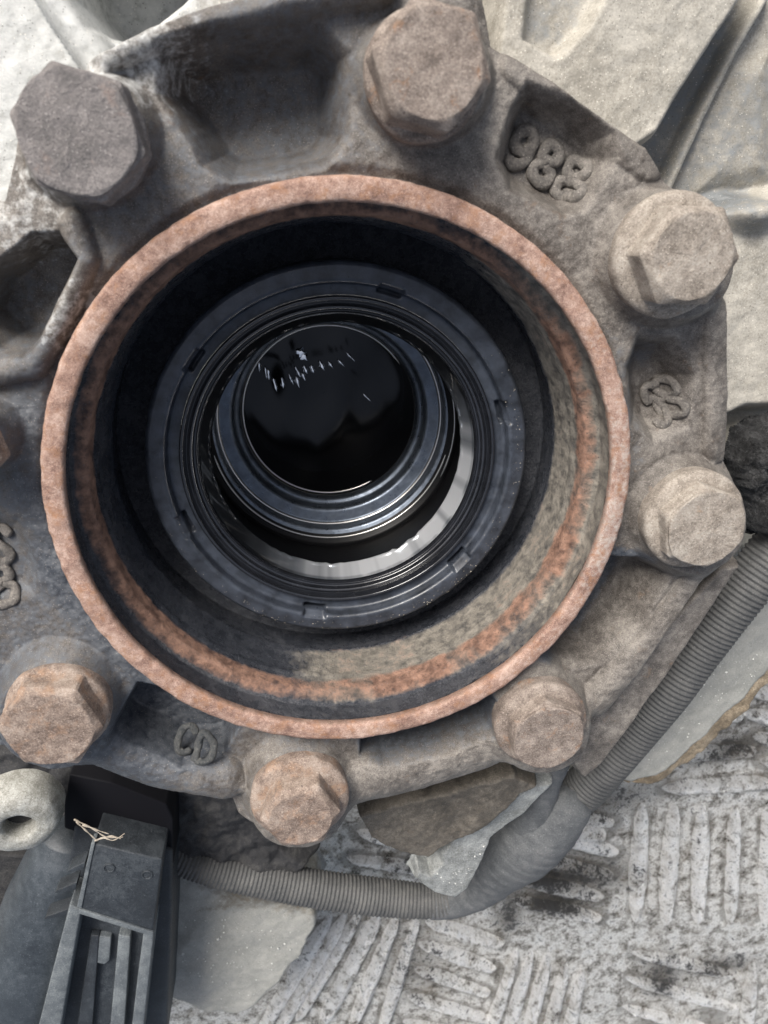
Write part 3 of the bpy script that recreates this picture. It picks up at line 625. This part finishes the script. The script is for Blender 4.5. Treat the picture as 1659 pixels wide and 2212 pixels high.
sweep('taped_branch', pts([(1110, 1840, -4.0, 96), (1135, 1790, -3.7, 110), (1160, 1735, -3.3, 82), (1180, 1690, -3.0, 60), (1200, 1640, -2.9, 60)]), M['tape'], har, .04, 32, wr, True)

# ================================================================== CONNECTOR
con = root('cable_connector', 'dusty black plastic plug connector with latch and grooves, at the lower left corner', 'plug connector')
pl, pp = M['plastic'], M['plastic_pale']
M['shellp'] = grime('plug_shell_plastic', (.024, .029, .035), (.036, .044, .052), (.062, .072, .083), (.16, .17, .175), (.66, .8), rough=(.3, .5), bump=.15, off=37, bsc=40)
def px_(poly, *a, **k): return prism(a[0], poly, *a[1:], **k)
px_([(138, 1740), (150, 1672), (240, 1690), (360, 1738), (374, 1770), (374, 1870), (240, 1825), (138, 1790)], 'rear_block', -4.05, -6, simple('matt_black_plastic', (.006, .006, .008), .6, spec=.12), con, bevel=.06)
px_([(201, 1822), (351, 1857), (331, 2013), (170, 1962)], 'latch_block', -3.0, -4.6, pl, con, bevel=.05)
px_([(160, 1785), (235, 1800), (300, 1812), (372, 1838), (372, 1960), (360, 2250), (180, 2250), (100, 2010), (150, 1850)], 'connector_body', -3.95, -6.0, pl, con, bevel=.10)
px_([(150, 1955), (176, 1966), (150, 2110), (125, 2260), (72, 2260), (110, 2110)], 'latch_rail', -3.05, -4.6, pp, con, bevel=.05)
px_([(311, 2006), (333, 2012), (322, 2110), (306, 2260), (280, 2260), (296, 2120)], 'latch_rail', -3.1, -4.6, pp, con, bevel=.04)
px_([(168, 1960), (316, 2004), (300, 2260), (110, 2260)], 'groove_floor', -3.62, -4.6, pl, con, bevel=.02)
px_([(196, 2020), (214, 2022), (196, 2260), (160, 2260)], 'groove_rib', -3.42, -3.8, pl, con, bevel=.03)
px_([(256, 2020), (282, 2024), (266, 2260), (234, 2260)], 'groove_rib', -3.36, -3.8, pp, con, bevel=.035)
px_([(214, 2022), (240, 2026), (236, 2075), (226, 2084), (208, 2080)], 'latch_tab', -3.45, -3.8, pp, con, bevel=.03)
px_([(170, 1964), (331, 2014), (330, 2024), (170, 1974)], 'latch_lip', -2.97, -3.3, pp, con, bevel=.02)
px_([(197, 1822), (205, 1822), (176, 1962), (166, 1960)], 'latch_lip', -2.965, -3.3, pp, con, bevel=.015)
for (x, y) in ((236, 1875), (318, 1890)):
    c = V(x, y, -2.99); o = lathe('mould_mark', [(.125 + .018 * math.cos(t), .018 * math.sin(t)) for t in np.linspace(0, math.pi, 6)], pl, con, 40, sub=1); o.location = c
for (x, y, L) in ((178, 1872, 34), (160, 1916, 42), (146, 1972, 50)):
    px_([(x + 6, y - 10), (x + 4, y + 6), (x - L, y + 14), (x - L + 4, y + 8)], 'side_barb', -3.1, -3.5, pl, con, bevel=.01)
sweep('round_shell', pts([(165, 1790, -5.0, 150), (150, 1850, -4.9, 180), (110, 1960, -4.8, 205), (85, 2060, -4.7, 215), (60, 2170, -4.6, 215)]), M['shellp'], con, .08, 48, lambda s, t: 1 + .006 * np.sin(3 * s + t), True)
sweep('shell_collar', pts([(66, 2145, -4.55, 226), (60, 2175, -4.55, 228)]), pp, con, .05, 48)
sweep('cable_boot', pts([(60, 2170, -4.8, 160), (40, 2260, -4.8, 160), (20, 2340, -4.8, 160)]), M['dark'], con, .08, 40)
px_([(-120, 1840), (60, 1850), (30, 1960), (-30, 2100), (-120, 2200)], 'side_bracket', -6.2, -7.2, M['dark'], con, bevel=.08)

# straw fibres caught on the connector
st = root('dry_straw_fibres', 'pale dry straw fibres caught on top of the plug connector', 'straw')
for rows in ([(160, 1770), (185, 1782), (215, 1795), (238, 1802)], [(165, 1775), (190, 1798), (205, 1812), (212, 1818)], [(178, 1782), (200, 1790), (230, 1808), (268, 1808)], [(205, 1816), (225, 1810), (245, 1815), (270, 1800)], [(215, 1812), (240, 1806), (262, 1812)]):
    sweep('straw_fibre', pts([(x, y, -2.85 + .03 * i, 3.6 - .7 * i) for i, (x, y) in enumerate(rows)]), M['straw'], st, .03, 8, lambda s, t: 1 + .35 * np.sin(s * 25), True)

# ================================================================== TUBE STUB
c0 = V(38, 1790, -2.6); tb = root('hollow_metal_stub', 'pale hollow metal tube stub with a dark hole, beside the plug connector', 'tube stub')
tb.location = c0
q = 1 / ppu(40, 1788, -2.6)
prof = [(34 * q, -1.5), (34 * q, -.10), (37 * q, -.03), (42 * q, .0), (60 * q, .01), (74 * q, -.04), (84 * q, -.14), (90 * q, -.32), (92 * q, -.5), (92 * q, -.9)]
o = lathe('tube_end', prof, M['tube'], tb, 96, lambda R, Z, A: (R * (1 + .03 * fbm(A, Z, 2, 3, 1)), Z + .03 * fbm(R * np.cos(A) * 1.0, R * np.sin(A), 3, 3, 2)), sub=.05)
vd = (Vector(CAM) - c0).normalized(); up_ = Vector(RM[:, 1]); up_ = (up_ - vd * up_.dot(vd)).normalized(); nrm = (vd * .70 - up_ * .70 + Vector((-.12, 0, 0))).normalized(); o.rotation_euler = nrm.to_track_quat('Z', 'Y').to_euler()
o2 = lathe('tube_hole', [(35 * q, -.5), (.01, -.55)], M['dark'], tb, 32); o2.rotation_euler = o.rotation_euler

# ================================================================== GRIT
def grit(name, spots, m, parent, label=None):
    """joined tiny chips: (x,y,z,size)"""
    v, f = [], []
    for (x, y, z, s) in spots:
        k = len(v)
        base = [(1, 0, -.4), (-.4, .9, -.3), (-.6, -.8, -.4), (.1, .1, .7)]
        a = random.uniform(0, 6.28); ca, sa = math.cos(a), math.sin(a); sx = random.uniform(.6, 1.4)
        for bx, by, bz in base:
            bx *= sx; v.append((x + s * (bx * ca - by * sa), y + s * (bx * sa + by * ca), z + s * bz))
        f += [(k, k + 1, k + 3), (k + 1, k + 2, k + 3), (k + 2, k, k + 3), (k, k + 2, k + 1)]
    o = mesh_np(name, np.array(v), np.array(f), m, parent); o['kind'] = 'stuff'
    o.data.polygons.foreach_set('use_smooth', [False] * len(o.data.polygons)); return o
sp = []
for i in range(900):   # shiny flakes on the lower left of the bore wall
    a = math.radians(random.gauss(-112, 22)); r = random.uniform(4.44, 4.58); z = -2.4 + (r - 4.42) / .14 * .9
    sp.append((r * math.cos(a), r * math.sin(a), z, random.uniform(.010, .042)))
grit('oily_flakes', sp, simple('wet_flake', (.22, .22, .23), .15, .9, .3), hub)
sp = []
for i in range(1100):
    a = math.radians(random.uniform(-110, 60)); t = random.random(); r = 4.6 - .17 * t; z = -1.5 - .92 * t
    sp.append((r * math.cos(a), r * math.sin(a), z, random.uniform(.006, .02)))
for i in range(260):
    a = random.gauss(math.radians(-60), .9); r = random.uniform(3.42, 3.72); sp.append((r * math.cos(a), r * math.sin(a), -2.09, random.uniform(.006, .016)))
grit('dust_grains', sp, simple('dust_grain', (.42, .38, .32), .85), hub)

sp = []
def flakes(poly, z, n, s0, s1):
    xs = [p[0] for p in poly]; ys = [p[1] for p in poly]; k = 0
    while k < n:
        x, y = random.uniform(min(xs), max(xs)), random.uniform(min(ys), max(ys))
        if sdpoly(np.array([[x]]), np.array([[y]]), poly)[0, 0] < -12:
            p = P(x, y, z); sp.append((p[0], p[1], p[2] + .03, random.uniform(s0, s1) * (1 if random.random() < .93 else 1.8))); k += 1
flakes([(380, 1960), (560, 1980), (690, 1990), (660, 2080), (540, 2180), (380, 2160)], -6.0, 70, .012, .035)
flakes([(1659, 1180), (1659, 1460), (1400, 1680), (1360, 1680)], -4.6, 70, .010, .032)
flakes([(891, 1890), (1000, 1935), (1050, 1850), (1100, 1770), (980, 1840)], -2.3, 20, .012, .035)
grit('pale_flakes', sp, simple('pale_flake', (.72, .72, .69), .5, .2), hub)
# ------------------------------------------------------------------ smooth shading for bevelled solids
for o in SC.objects:
    if o.type == 'MESH' and o.parent == con and o.name.split('.')[0] in ('rear_block', 'latch_block', 'connector_body', 'latch_rail', 'groove_floor', 'groove_rib', 'latch_tab', 'latch_lip', 'side_barb', 'side_bracket'):
        o.data.polygons.foreach_set('use_smooth', [True] * len(o.data.polygons))
